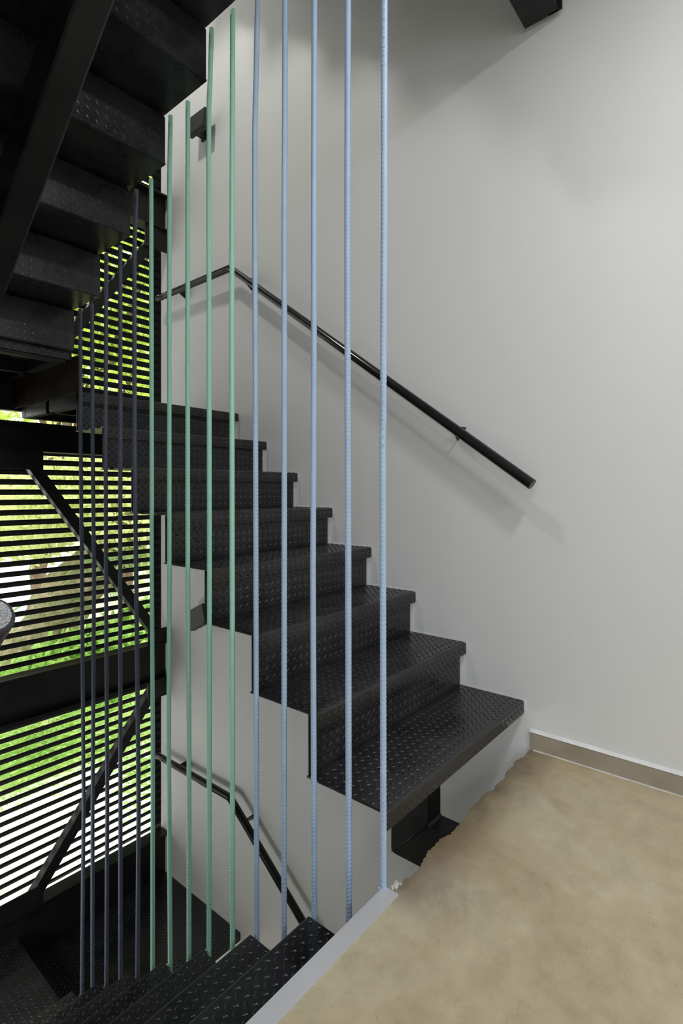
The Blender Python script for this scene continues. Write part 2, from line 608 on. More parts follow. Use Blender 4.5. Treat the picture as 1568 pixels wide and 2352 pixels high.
def stringer_sloped(mb, xc, y0, z0, y1, z1, w=0.084, d=0.16, walls=None):
    """closed section running from (y0,z0) to (y1,z1) along its TOP line, d deep square to it"""
    L = math.hypot(y1 - y0, z1 - z0)
    vert = d * L / abs(y1 - y0)
    r = 0.006
    x0, x1 = xc - w / 2, xc + w / 2
    def sec(y, z):
        return [(x0 + r, y, z - vert), (x1 - r, y, z - vert), (x1, y, z - vert + r), (x1, y, z - r), (x1 - r, y, z), (x0 + r, y, z), (x0, y, z - r), (x0, y, z - vert + r)]
    mb.add(sec(y0, z0) + sec(y1, z1), [(i, (i + 1) % 8, (i + 1) % 8 + 8, i + 8) for i in range(8)] + [tuple(range(7, -1, -1)), tuple(range(8, 16))])
    return mb


def flight_up_right(zb, label, group):
    """right-hand flight, rising away from the room; zb = floor it starts from"""
    t = thing('stair_flight', (0, NOSE, zb), label, 'stairs', group)
    xc = (VL + VR) / 2
    for k in range(1, 8):
        tr = link('tread', tm_r, t, (VL, (k - 1) * GO, k * RISE))
        for bx in (-0.068, 0.068):
            for by in (0.070, 0.205):
                link('bolt', bolt_me, tr, (xc - VL + bx, by, 0))
        link('riser', rm_r, t, (VL + 0.004, k * GO + 0.022, k * RISE))
    # landing nosing is the eighth tread line, built with the landing
    s = MB()
    y0 = 0.888 + 0.142 / 2 - NOSE
    stringer_sloped(s, xc, y0 + 0.05, 0.744 * (y0 + 0.05 - 0.03) - 0.012, 7 * GO - 0.002, 0.744 * (7 * GO - 0.032) - 0.012)
    s.build('stringer', M['black'], t)
    q = MB()
    ya, yb = 0.888 - NOSE, 1.031 - NOSE
    x0, x1 = xc - 0.042, xc + 0.042
    V = []
    for xx in (x0, x1):
        V += [(xx, ya, 0.10), (xx, ya, -0.105), (xx, ya - 0.008, -0.111), (xx, -0.005, -0.111), (xx, -0.005, -0.254), (xx, yb - 0.012, -0.254), (xx, yb, -0.242), (xx, yb, 0.10)]
    q.add(V, [tuple(range(8)), tuple(range(15, 7, -1))] + [(i, (i + 1) % 8, (i + 1) % 8 + 8, i + 8) for i in range(8)])
    q.build('stringer_foot', M['black'], t)
    # weld seam across the elbow
    wd = MB()
    wd.sweep([(x0 - 0.001, yb - 0.004, -0.249), (x0 - 0.001, ya, -0.111)], circle(0.003, 8), up=(1, 0, 0))
    wd.build('weld_seam', M['black'], t, smooth=True)
    return t


F1 = flight_up_right(0.0, 'black diamond-plate steel flight rising from the beige floor beside the white wall', None)
F1['group'] = 'stair flights'


def flight_left(ztop_y0, zstart, up, label):
    pass


# left flight going down from the metal strip: tread k top at -k*RISE, nosing (far edge) at NOSE+k*GO
t = thing('stair_flight', (0, NOSE, 0), 'black diamond-plate steel flight descending behind the light grey metal strip', 'stairs', 'stair flights')
for k in range(1, 8):
    o = link('tread', tm_l, t, (LR, k * GO, -k * RISE))
    o.rotation_euler = (0, 0, math.pi)
    o = link('riser', rm_l, t, (LR - 0.002, (k - 1) * GO - 0.022 + (0.022 if k == 1 else 0), -k * RISE))
    o.rotation_euler = (0, 0, math.pi)
o = link('riser', rm_l, t, (LR - 0.002, 7 * GO - 0.022, -8 * RISE)); o.rotation_euler = (0, 0, math.pi)
s = MB(); stringer_sloped(s, 0.60, 0.0, -0.012 - RISE * 0.1, 7 * GO, -7 * RISE - 0.03); s.build('stringer', M['black'], t)

# left flight going up from the upper half landing towards the room (seen from below)
Z1L = 9 * RISE            # 1.62
t = thing('stair_flight', (0, LAND_Y, Z1L), 'black steel flight seen from below, overhead at the upper left', 'stairs', 'stair flights')
for k in range(1, 8):
    o = link('tread', tm_l, t, (LR, -(k - 1) * GO, k * RISE))
    o.rotation_euler = (0, 0, math.pi)
for k in range(0, 8):
    o = link('riser', rm_l, t, (LR - 0.002, -k * GO - 0.022, k * RISE - 0.010))
    o.rotation_euler = (0, 0, math.pi)
s = MB(); stringer_sloped(s, 0.640, 0.0, -0.010, -7 * GO, 7 * RISE - 0.012); s.build('stringer', M['black'], t)

# right flight of the storey above, out of frame but casting its shade on the wall
F3 = copy_tree(F1)
F3.location = (0, NOSE, 17 * RISE)
F3['label'] = 'black steel flight above the frame rising from the upper floor'


# ------------------------------------------------------------------ landings
def landing(x0, x1, y0, y1, z, label, nosing=True, frame_x=None):
    t = thing('stair_landing', (0, y0, z), label, 'landing', 'stair landings')
    w_ = x1 - x0
    d_ = y1 - y0
    me = tread_mesh(w_, d_, 'landing_plate')
    link('landing_plate', me, t, (x0, 0, 0))
    fr = [rect(-0.022, 0.022, -0.05, -0.007)]
    T = 0.045
    for nm, (a, b, c, d) in dict(front=(x0 + 0.02, x1 - 0.02, 0.010, 0.010 + T), back=(x0 + 0.02, x1 - 0.02, d_ - T - 0.01, d_ - 0.01),
                                  mid=(x0 + 0.02, x1 - 0.02, d_ * 0.5, d_ * 0.5 + T), l=(x0 + 0.02, x0 + 0.02 + T, 0.055, d_ - 0.055), r=(x1 - 0.02 - T, x1 - 0.02, 0.055, d_ - 0.055)).items():
        MB().box(a, b, c, d, -0.062, -0.0055).build('frame_tube', M['black'], t, bevel=0.004)
    return t


L1R = landing(VL, 2.014, LAND_Y, 3.19, 8 * RISE, 'black landing plate against the wall where the near flight ends')
L1L = landing(LL, LR, LAND_Y - 0.0, 3.19, 9 * RISE, 'black landing underside with tube frame, overhead at the left edge')
# deep channel closing the back of the upper half landing
MB().box(0.095, 1.13, 3.192 - LAND_Y, 3.25 - LAND_Y, -0.200, -0.005).build('frame_channel', M['black'], L1L, bevel=0.003)
# rusty step plate between the two halves
MB().box(VL - 0.022, VL - 0.008, -0.03, 0.73, -0.012, 0.150).build('step_plate', M['rust'], L1R)['label'] = 'rusty brown step plate'
L0R = landing(VL, 2.026, LAND_Y, 3.24, -9 * RISE, 'dark lower landing plate beside the white wall at the bottom of the stair')
L0L = landing(LL, VL - 0.002, LAND_Y + 0.0, 3.19, -8 * RISE, 'dark landing plate one step higher at the lower left corner')
MB().box(VL - 0.008, VL - 0.0005, 0.0, 0.73, -RISE + 0.0, -0.006).build('step_plate', M['black'], L0L)
for (bx, by) in ((VL - 0.05, 0.12), (VL - 0.05, 0.33)):
    link('bolt', bolt_me, L0L, (bx, by, 0))
for (bx, by) in ((1.93, 0.5), (1.30, 0.30)):
    link('bolt', bolt_me, L0R, (bx, by, 0))

# ------------------------------------------------------------------ coloured reinforcing bars
BX = 1.0785
RB = 0.0085
# photo readings of each bar's centre line, (x, y) pairs from top to bottom
bars = [
    ('sky', [(882.3, 0), (881.9, 500), (880.2, 800), (880.0, 975), (878.4, 992), (879.2, 1300), (880.5, 2040)], 'pale blue ribbed steel bar nearest the floor edge, standing free at the strip end'),
    ('sky', [(799, 0), (797.8, 500), (798.2, 800), (799.4, 1300), (801, 2110)], 'pale blue ribbed steel bar second from the near end of the row'),
    ('sky', [(722, 0), (720.5, 500), (720.8, 800), (718.4, 1300), (721.8, 2110)], 'pale blue ribbed steel bar ending on the topmost descending tread'),
    ('sky', [(654.7, 0), (652.6, 500), (652.7, 800), (652.5, 1300), (652.2, 2160)], 'pale blue ribbed steel bar fourth from the near end of the row'),
    ('sky', [(591.5, 0), (588.5, 150), (585, 303), (585, 500), (586.5, 900), (587.3, 1220), (589.2, 2155)], 'pale blue ribbed steel bar bent at its top, next to the mint bars'),
    ('mint', [(535.6, 0), (533.4, 300), (532.2, 700), (532.9, 1220), (533.9, 1700), (533.8, 2190)], 'mint green ribbed steel bar nearest the pale blue ones'),
    ('mint', [(485.6, 80), (482, 190), (479.5, 250), (479.2, 350), (480, 800), (480.7, 1220), (480.6, 1680), (479.6, 2190)], 'mint green ribbed steel bar passing just right of the upper wall lamp'),
    ('mint', [(432.2, 200), (431.3, 350), (430.7, 880), (431.1, 1330), (433.8, 1680), (433.8, 2200)], 'mint green ribbed steel bar in the middle of the mint group'),
    ('mint', [(391.5, 280), (389, 400), (388.4, 640), (388.8, 1330), (387.3, 1680), (391, 2235)], 'mint green ribbed steel bar just right of the screen corner'),
    ('mint', [(346.8, 420), (347.3, 640), (348, 880), (348.7, 1330), (350.9, 1680), (350.6, 2237)], 'mint green ribbed steel bar standing in front of the louvre screen'),
    ('navy', [(312.6, 440), (308.5, 580), (309, 1050), (312.9, 1330), (318.3, 1850), (315.3, 2250)], 'dark navy ribbed steel bar nearest the mint ones'),
    ('navy', [(275.9, 575), (276.5, 1040), (276, 1330), (276.4, 1850), (276.4, 2260)], 'dark navy ribbed steel bar second from the mint ones'),
    ('navy', [(244, 590), (242.4, 1000), (243.5, 1330), (246.4, 1850), (244, 2270)], 'dark navy ribbed steel bar in the middle of the navy group'),
    ('navy', [(211.2, 700), (213, 1040), (216, 1330), (212.6, 1850), (212.2, 2280)], 'dark navy ribbed steel bar second from the far end of the row'),
    ('navy', [(184, 715), (185.6, 1040), (188.2, 1330), (192.2, 1850), (187.6, 2290)], 'dark navy ribbed steel bar farthest from the room'),
]


def bar_mesh(path, pitch, slant, phase, style):
    """ribbed bar: rings of 16 points whose radius follows oblique ribs and two long seams"""
    zs = [p[1] for p in path]
    ys = [p[0] for p in path]
    z0, z1 = zs[0], zs[-1]
    nz = int((z1 - z0) / 0.0024)
    z = np.linspace(z0, z1, nz)
    yc = np.interp(z, zs, ys)
    ker = np.ones(9) / 9
    yc = np.convolve(np.pad(yc, 4, mode='edge'), ker, mode='valid')
    n = 16
    th = np.linspace(0, 2 * np.pi, n, endpoint=False) + phase
    Z, T = np.meshgrid(z, th, indexing='ij')
    tl = np.mod(T - phase * 0 - phase, np.pi)      # position within one half
    cres = np.sin(tl) ** 0.7                       # crescents die out at the seams
    ph = np.mod(Z / pitch + slant * tl / np.pi, 1.0)
    ridge = np.clip(1 - np.abs(ph - 0.5) / 0.24, 0, 1)
    R = RB * 0.92 + 0.00115 * ridge * cres
    seam = np.clip(1 - np.minimum(tl, np.pi - tl) / 0.25, 0, 1)
    R = R + 0.0008 * seam
    X = BX + R * np.cos(T)
    Y = yc[:, None] + R * np.sin(T)
    V = np.stack([X, Y, Z], -1).reshape(-1, 3)
    i = np.arange(nz - 1)[:, None] * n
    j = np.arange(n)[None, :]
    k = (j + 1) % n
    F = np.stack([i + j, i + k, i + n + k, i + n + j], -1).reshape(-1, 4)
    me = bpy.data.meshes.new('ribbed_bar')
    me.vertices.add(len(V)); me.vertices.foreach_set('co', V.ravel())
    me.loops.add(F.size); me.loops.foreach_set('vertex_index', F.ravel().astype(np.int32))
    me.polygons.add(len(F))
    me.polygons.foreach_set('loop_start', np.arange(0, F.size, 4, dtype=np.int32))
    me.polygons.foreach_set('loop_total', np.full(len(F), 4, dtype=np.int32))
    me.update(calc_edges=True)
    me.validate()
    me.shade_smooth()
    return me


bar_objs = []
for i, (col, pts, lab) in enumerate(bars):
    P = [pixel_on(px, py, 0, BX) for px, py in pts]
    path = sorted([(p.y, p.z) for p in P], key=lambda q: q[1])
    um = path[len(path) // 2][0]
    # lower end: on the descending tread below (the first one on the floor)
    kb = 0 if i == 0 else int((um - NOSE) / GO) + 1
    zb = 0.0 if i == 0 else -kb * RISE - 0.05
    kt = int((LAND_Y - um) / GO) + 1
    zt = Z1L + kt * RISE - 0.004
    if path[0][1] > zb:
        path = [(path[0][0], zb)] + path
    else:
        path[0] = (path[0][0], zb)
    path = [p for p in path if p[1] <= zt]
    if path[-1][1] < zt:
        dy = (path[-1][0] - path[-2][0]) / max(0.05, path[-1][1] - path[-2][1])
        dy = max(-0.02, min(0.02, dy))
        path.append((path[-1][0] + dy * (zt - path[-1][1]), zt))
    me = bar_mesh(path, rng.choice([0.0105, 0.0115, 0.0125]), rng.choice([0.55, 0.75, 0.6]) * (-1 if i % 3 else 1), rng.uniform(0, 3.1), i)
    me.materials.append(M[col])
    o = link('ribbed_bar', me)
    grp = {'sky': 'pale blue ribbed bars between the flights', 'mint': 'mint green ribbed bars between the flights', 'navy': 'dark navy ribbed bars between the flights'}[col]
    tag(o, lab, 'steel bar', grp)
    bar_objs.append((o, path))
    # blobs of weld where the bar meets tread ends
    wm = MB()
    for (zz, yy) in ((zb + (0.052 if i else 0.004), path[0][0]),):
        for q in range(5):
            a = nrg.uniform(0, 6.28)
            c = (BX - 0.007 + 0.004 * math.cos(a), yy + 0.008 * math.sin(a), zz)
            r = nrg.uniform(0.002, 0.0042)
            wm.add([(c[0] + r * d[0], c[1] + r * d[1], c[2] + r * 0.7 * d[2]) for d in ((1, 0, 0), (0, 1, 0), (-1, 0, 0), (0, -1, 0), (0, 0, 1), (0, 0, -1))],
                   [(0, 1, 4), (1, 2, 4), (2, 3, 4), (3, 0, 4), (1, 0, 5), (2, 1, 5), (3, 2, 5), (0, 3, 5)])
    wb = wm.build('weld_bead', M[col], o, smooth=True)


def rolling_marks(text, px, py0, step, parent):
    """small raised letters rolled into the bar, one under the other"""
    mb = MB()
    p0 = pixel_on(px, py0, 0, BX)
    ang = math.atan2(-p0.y, -BX)
    out = Vector((math.cos(ang), math.sin(ang), 0))
    side = Vector((-out.y, out.x, 0))
    for i, ch in enumerate(text):
        cu = bpy.data.curves.new('letter', 'FONT')
        cu.body = ch
        cu.size = 0.0105
        cu.extrude = 0.0007
        cu.align_x = 'CENTER'
        cu.resolution_u = 3
        tmp = bpy.data.objects.new('letter', cu)
        C.objects.link(tmp)
        bpy.context.view_layer.update()
        me = bpy.data.meshes.new_from_object(tmp.evaluated_get(bpy.context.evaluated_depsgraph_get()))
        bpy.data.objects.remove(tmp)
        c = pixel_on(px, py0 + i * step, 0, BX)
        vs = [c + out * (RB * 1.0 + v.co.z - 0.0003) + side * v.co.x + Vector((0, 0, v.co.y)) for v in me.vertices]
        mb.add(vs, [tuple(p.vertices) for p in me.polygons])
    o = mb.build('rolling_mark', M['sky'], parent)
    return o


nb = bar_objs[0][0]
rolling_marks('coasswso', 881.9, 12, 20.5, nb)
rolling_marks('covasso', 879.6, 908, 19.5, nb)
rolling_marks('covsoswso', 880.2, 1786, 19, nb)


# ------------------------------------------------------------------ handrails
def handrail(z, label, name='handrail'):
    t = thing(name, (0, 0, z), label, 'handrail', 'wall handrails')
    hx, r = 1.95, 0.0205
    top = [(hx, 3.215, 2.272), (hx, 2.452, 2.272), (hx, 0.705, 1.008)]
    MB().sweep(top, circle(r, 28), up=(1, 0, 0)).build('rail', M['tube'], t, smooth=False)
    for k in t.children:
        k.data.shade_smooth_by_angle(math.radians(40)) if hasattr(k.data, 'shade_smooth_by_angle') else None
    for (y, zz, sl) in ((2.98, 2.272, 0), (2.33, 2.272 - 0.122 * 0.724, 0.724), (1.02, 1.008 + 0.315 * 0.724, 0.724)):
        b = MB()
        # triangular bracket plate standing square to the rail, tapering from wall to tube
        a = math.atan(sl)
        ty, tz = math.cos(a), math.sin(a)
        ny, nz_ = -tz, ty
        th = 0.0025
        up_, dn = 0.016, -0.050
        prof = [(hx, 0.012), (WALL, up_), (WALL, dn), (hx, -0.012)]
        V = []
        for s_ in (-th, th):
            for (xx, hh) in prof:
                V.append((xx, y + ty * s_ + ny * hh, zz + tz * s_ + nz_ * hh))
        b.add(V, [(0, 1, 2, 3), (7, 6, 5, 4)] + [(i, (i + 1) % 4, (i + 1) % 4 + 4, i + 4) for i in range(4)])
        b.build('bracket', M['black'], t)
    return t


H1 = handrail(0, 'glossy black tube handrail climbing the white wall above the near flight')
H2 = handrail(-17 * RISE, 'black tube handrail low on the wall behind the blue bars, turning down')
# rail beginning beside the camera on the left
t = thing('handrail', (0, 0, 0), 'rounded black handrail end poking in at the left edge of the photo', 'handrail', 'wall handrails')
cap_c = Vector((0.1785, 0.585, 0.866))
dirv = Vector((0, 0.80, -0.60)).normalized()
mb = MB()
ring = []
pts = [cap_c + dirv * d for d in (0.0, 0.0025, 0.006, 0.6, 2.2)]
rad = [0.0165, 0.020, 0.0215, 0.0215, 0.0215]
n = 40
s_ = dirv.cross(Vector((0, 0, 1))).normalized(); u_ = s_.cross(dirv).normalized()
V = []
for p, r in zip(pts, rad):
    V += [p + s_ * r * math.cos(2 * math.pi * k / n) + u_ * r * math.sin(2 * math.pi * k / n) for k in range(n)]
F = [(i * n + k, i * n + (k + 1) % n, (i + 1) * n + (k + 1) % n, (i + 1) * n + k) for i in range(4) for k in range(n)] + [tuple(range(n))]
mb.add(V, F)
rl = mb.build('rail', M['hammer'], t, smooth=True)
rl.data.polygons[len(rl.data.polygons) - 1].use_smooth = False
MB().box(0.09, 0.166, 1.0, 1.006, 0.53, 0.57).build('bracket', M['black'], t)


# ------------------------------------------------------------------ louvre screen and steelwork
scr = thing('louvre_screen', (0, SCREEN_Y, -1.4), 'tall screen of black horizontal slats letting in daylight behind the stair', 'screen')
slat_me = MB().add([(x_, y_, z_) for x_ in (0.095, 2.13) for y_, z_ in ((0, 0.0162), (0.004, 0.0162), (0.024, -0.0125), (0.024, -0.016), (0.013, -0.016), (0, 0.006))],
                   [(0, 1, 2, 3, 4, 5), (11, 10, 9, 8, 7, 6)] + [(i, (i + 1) % 6, (i + 1) % 6 + 6, i + 6) for i in range(6)]).mesh('slat', M['slat'])
z = 1.642 + 0.0578 / 2 - 0.0578 * 52
k = 0
while z < 4.6:
    if not (1.36 < z < 1.47):
        link('slat', slat_me, scr, (0, 0, z + 1.4))
    z += 0.0578
for px in (2.065, 0.16):
    MB().box(px - 0.065, px + 0.065, 0.027, 0.040, -0.2, 6.0).build('mullion', M['slat'], scr)


def ibeam(z0, z1, label, x0=0.095, x1=2.026, y0=3.20, y1=3.30):
    m = MB()
    tf = 0.011
    m.box(x0, x1, y0, y1, z1 - tf, z1)
    m.box(x0, x1, y0, y1, z0, z0 + tf)
    m.box(x0, x1, y0 + 0.05, y0 + 0.06, z0 + tf, z1 - tf)
    m.box(x0, x1 - 0.0, y0 + 0.10, y1, z0 + tf, z1 - tf)
    t = thing('steel_beam', (0, y0, z0), label, 'beam', 'steel beams')
    for v in m.v:
        pass
    m.v = [(a, b - y0, c - z0) for a, b, c in m.v]
    m.build('beam_web', M['black'], t)
    return t


B0 = ibeam(-0.285, -0.035, 'deep black steel beam crossing the slats at room floor level')
B1 = ibeam(1.205, 1.365, 'black steel beam crossing the screen at the upper landing, left of the navy bars', x0=0.095)
BU = ibeam(2.745, 2.985, 'black steel beam high in the screen corner under the overhead flight')
BD = ibeam(-1.66, -1.335, 'black steel beam at the foot of the louvre screen by the lower landing')
# beam that carries the floor above, seen at the top edge
t = thing('steel_beam', (0, 0.62, 2.75), 'black steel beam end overhead at the top edge near the wall', 'beam', 'steel beams')
m = MB()
m.box(-3.4, 2.006, 0, 0.125, 0, 0.012)
m.box(-3.4, 2.006, 0.030, 0.042, 0.012, 0.238)
m.box(-3.4, 2.006, 0, 0.125, 0.228, 0.24)
m.build('beam_web', M['black'], t)
MB().box(2.0, 2.008, -0.012, 0.035, 0.0, 0.24).build('end_plate', M['black'], t)
t.location = (0, 0.628, 2.748)
# beam under this floor, hidden below the slab but carrying it
t = thing('steel_beam', (0, 0.640, -0.322), 'black steel beam under the broken floor edge carrying the stair foot', 'beam', 'steel beams')
m = MB()
m.box(-3.4, 2.02, 0, 0.11, 0, 0.012); m.box(-3.4, 2.02, 0.05, 0.06, 0.012, 0.238); m.box(-3.4, 2.02, 0, 0.11, 0.238, 0.25)
m.build('beam_web', M['black'], t)


def brace(p, q, label, side=1):
    """steel angle in the plane of the screen: one leg faces the stair, the other points at the slats"""
    t = thing('diagonal_brace', p, label, 'brace', 'diagonal braces')
    p, q = Vector(p), Vector(q)
    d = (q - p).normalized()
    nrm = Vector((d.z, 0, -d.x))
    if nrm.x > 0:
        nrm = -nrm
    m = MB()
    W_, T_ = 0.030, 0.005
    def bar(a0, a1, y0, y1):
        V = []
        for e in (Vector((0, 0, 0)), q - p):
            for (a, y) in ((a0, y0), (a1, y0), (a1, y1), (a0, y1)):
                V.append(e + nrm * a + Vector((0, y, 0)))
        m.add(V, [(0, 1, 2, 3), (7, 6, 5, 4), (0, 4, 5, 1), (1, 5, 6, 2), (2, 6, 7, 3), (3, 7, 4, 0)])
    bar(-W_, W_, 0, T_)
    bar(W_ - T_, W_, T_, 0.055)
    m.build('angle_bar', M['black'], t)
    return t


BRY = 3.235
brace((1.14, BRY, 1.20), (1.975, BRY, 0.0), 'black diagonal brace descending right across the middle slats behind the navy bars')
brace((1.975, BRY, -0.31), (1.13, BRY, -1.40), 'black diagonal brace descending left across the lowest slats')
brace((1.975, BRY, 2.72), (1.20, BRY, 1.64), 'black diagonal brace behind the navy bars under the overhead flight')


def gusset(x0, x1, z0, z1, label, cut=0.0):
    g = MB()
    y = 3.214
    V = [(x0, z0), (x1 - cut, z0), (x1, z0 + cut), (x1, z1), (x0, z1)] if cut else [(x0, z0), (x1, z0), (x1, z1), (x0, z1)]
    n = len(V)
    g.add([(a, y, b) for a, b in V] + [(a, y + 0.008, b) for a, b in V], [tuple(range(n)), tuple(range(2 * n - 1, n - 1, -1))] + [(i, (i + 1) % n, (i + 1) % n + n, i + n) for i in range(n)])
    o = g.build('gusset_plate', M['black'])
    tag(o, label, 'gusset plate', 'gusset plates')


gusset(0.86, 1.235, 1.105, 1.205, 'black gusset plate under the upper landing beam holding the middle brace')
gusset(0.86, 1.235, -1.335, -1.24, 'black gusset plate at the foot of the lowest brace')
gusset(1.88, 2.022, -0.035, 0.06, 'black corner gusset plate on top of the floor-level beam')
gusset(1.88, 2.022, -0.40, -0.285, 'black corner gusset plate below the floor-level beam')
gusset(1.86, 2.022, 2.60, 2.745, 'black corner gusset plate under the high beam')

# bright little gap between bottom beam and landing comes from the world outside


# ------------------------------------------------------------------ wall lamps
def wall_lamp(z, label, tilt):
    t = thing('wall_lamp', (WALL, 2.76, z), label, 'lamp', 'square black wall lamps')
    MB().box(-0.012, 0.0, 0.01, 0.07, -0.05, 0.03).build('back_plate', M['lamp'], t, bevel=0.002)
    MB().box(-0.06, -0.012, 0.02, 0.06, -0.04, 0.01).build('arm', M['lamp'], t, bevel=0.002)
    h = MB().box(-0.035, 0.0, -0.078, 0.078, -0.062, 0.062).build('housing', M['lamp'], t, bevel=0.002)
    h.location = (-0.062, 0.0, 0.0)
    h.rotation_euler = (math.radians(tilt), math.radians(8), 0)
    return t


wall_lamp(3.245, 'square black wall lamp high on the white wall between the mint bars', 0)
wall_lamp(0.205, 'black wall lamp low on the wall beside the end of the fourth tread', -26)

# ------------------------------------------------------------------ outdoors
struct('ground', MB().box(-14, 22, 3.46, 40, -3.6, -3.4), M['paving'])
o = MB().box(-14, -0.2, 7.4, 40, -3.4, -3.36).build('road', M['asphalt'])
o['kind'] = 'structure'
struct('kerb', MB().box(-14, 6, 6.55, 6.75, -3.4, -3.30), M['asphalt'])
struct('planting_bed', MB().box(2.2, 14, 8.6, 16, -3.4, -2.7), M['lawn'])


def leaf_cloud(centers, radii, count, size, seed, squash=0.75, droop=0.0):
    g = np.random.default_rng(seed)
    per = count // len(centers)
    V, F = [], []
    for c, r in zip(centers, radii):
        d = g.normal(size=(per, 3)); d /= np.linalg.norm(d, axis=1)[:, None]
        rad = r * g.uniform(0.35, 1.0, per) ** 0.6
        p = np.array(c) + d * rad[:, None] * np.array([1, 1, squash])
        a = g.normal(size=(per, 3)); a[:, 2] -= droop; a /= np.linalg.norm(a, axis=1)[:, None]
        b = np.cross(a, g.normal(size=(per, 3))); b /= np.linalg.norm(b, axis=1)[:, None]
        nn = np.cross(a, b)
        s = size * g.uniform(0.6, 1.3, per)[:, None]
        v0 = p; v1 = p + a * s * 0.5 + b * s * 0.28 + nn * s * 0.08; v2 = p + a * s; v3 = p + a * s * 0.5 - b * s * 0.28 + nn * s * 0.08
        base = sum(len(x) for x in V)
        V.append(np.stack([v0, v1, v2, v3], 1).reshape(-1, 3))
        idx = base + np.arange(per)[:, None] * 4
        F.append(np.concatenate([np.stack([idx[:, 0], idx[:, 0] + 1, idx[:, 0] + 2], 1), np.stack([idx[:, 0], idx[:, 0] + 2, idx[:, 0] + 3], 1)]))
    V = np.vstack(V); F = np.vstack(F)
    me = bpy.data.meshes.new('foliage')
    me.from_pydata(V.tolist(), [], F.tolist())
    return me


def trunk(mb, p, q, r0, r1, seed, wob=0.1):
    g = np.random.default_rng(seed)
    N = 9
    P, Q = Vector(p), Vector(q)
    pts = [P.lerp(Q, i / N) + Vector(g.uniform(-wob, wob, 3).tolist()) * (0 if i in (0, N) else 1) for i in range(N + 1)]
    V, F = [], []
    n = 12
    for i, pt in enumerate(pts):
        t = (pts[min(i + 1, N)] - pts[max(i - 1, 0)]).normalized()
        s = t.cross(Vector((0.3, 1, 0.1))).normalized(); u = s.cross(t)
        r = r0 + (r1 - r0) * i / N
        for k in range(n):
            rr = r * g.uniform(0.88, 1.12)
            V.append(pt + s * rr * math.cos(2 * math.pi * k / n) + u * rr * math.sin(2 * math.pi * k / n))
    for i in range(N):
        for k in range(n):
            F.append((i * n + k, i * n + (k + 1) % n, (i + 1) * n + (k + 1) % n, (i + 1) * n + k))
    F += [tuple(range(n)), tuple(range(N * n, N * n + n))]
    mb.add(V, F)
    return pts


def tree(base, topp, r0, r1, cents, rads, count, size, mat, bark, label, seed, name='tree', droop=0.0):
    t = thing(name, base, label, 'tree', 'trees outside the screen')
    B = Vector(base)
    m = MB()
    trunk(m, (0, 0, 0), Vector(topp) - B, r0, r1, seed)
    for c in cents:
        trunk(m, Vector(topp) - B, Vector(c) - B, r1, r1 * 0.3, seed + 3, 0.05)
    m.build('trunk', bark, t, smooth=True)
    me = leaf_cloud([tuple(Vector(c) - B) for c in cents], rads, count, size, seed, droop=droop)
    me.materials.append(mat)
    f = link('foliage', me, t)
    f['kind'] = 'stuff'
    return t


def along(px, py, t_):
    a = (px - 784) / FPX
    b = (HOR - py) / FPX
    s, c = math.sin(YAW), math.cos(YAW)
    return (t_ * (c + a * s), t_ * (s - a * c), EYE + t_ * b)


# leaning mossy trunk behind the middle slats
pa, pb = along(-60, 1640, 6.3), along(420, 1060, 7.2)
t = thing('leaning_tree', pa, 'mossy trunk leaning to the right behind the middle slats', 'tree', 'trees outside the screen')
m = MB()
trunk(m, (0, 0, 0), Vector(pb) - Vector(pa), 0.36, 0.27, 5, 0.06)
trunk(m, (-1.6, 0.9, -2.6), (-0.05, 0.02, -0.05), 0.42, 0.36, 6, 0.03)
m.build('trunk', M['bark'], t, smooth=True)
me = leaf_cloud([tuple(Vector(along(x_, y_, t_)) - Vector(pa)) for x_, y_, t_ in ((120, 1150, 6.2), (280, 1180, 6.5), (60, 1220, 6.4), (300, 1260, 6.9), (200, 1080, 6.6))], [0.55] * 5, 5200, 0.10, 15)
me.materials.append(M['leaf_pale'])
f = link('foliage', me, t); f['kind'] = 'stuff'

# feathery crown seen from above through the lowest slats
def frond_cloud(centers, radii, count, L, seed):
    g = np.random.default_rng(seed)
    V, F = [], []
    for _ in range(count):
        i = g.integers(len(centers))
        d = g.normal(size=3); d /= np.linalg.norm(d)
        p = np.array(centers[i]) + d * radii[i] * g.uniform(0.2, 1) ** 0.5 * np.array([1, 1, 0.55])
        ax = g.normal(size=3); ax[2] = ax[2] * 0.35 - 0.25; ax /= np.linalg.norm(ax)
        sd = np.cross(ax, (0, 0, 1)); sd /= np.linalg.norm(sd)
        l = L * g.uniform(0.6, 1.2)
        for k in range(9):
            c = p + ax * l * k / 9 + np.array([0, 0, -0.25 * l * (k / 9) ** 2])
            w_ = l * 0.26 * math.sin(math.pi * (k + 1) / 10.5)
            for sg in (1, -1):
                b = len(V)
                V += [c, c + sd * sg * w_ * 0.6 + ax * l * 0.055, c + sd * sg * w_ + ax * l * 0.03, c + sd * sg * w_ * 0.55 - ax * l * 0.012]
                F += [(b, b + 1, b + 2), (b, b + 2, b + 3)]
    me = bpy.data.meshes.new('foliage')
    me.from_pydata([tuple(v) for v in V], [], F)
    return me


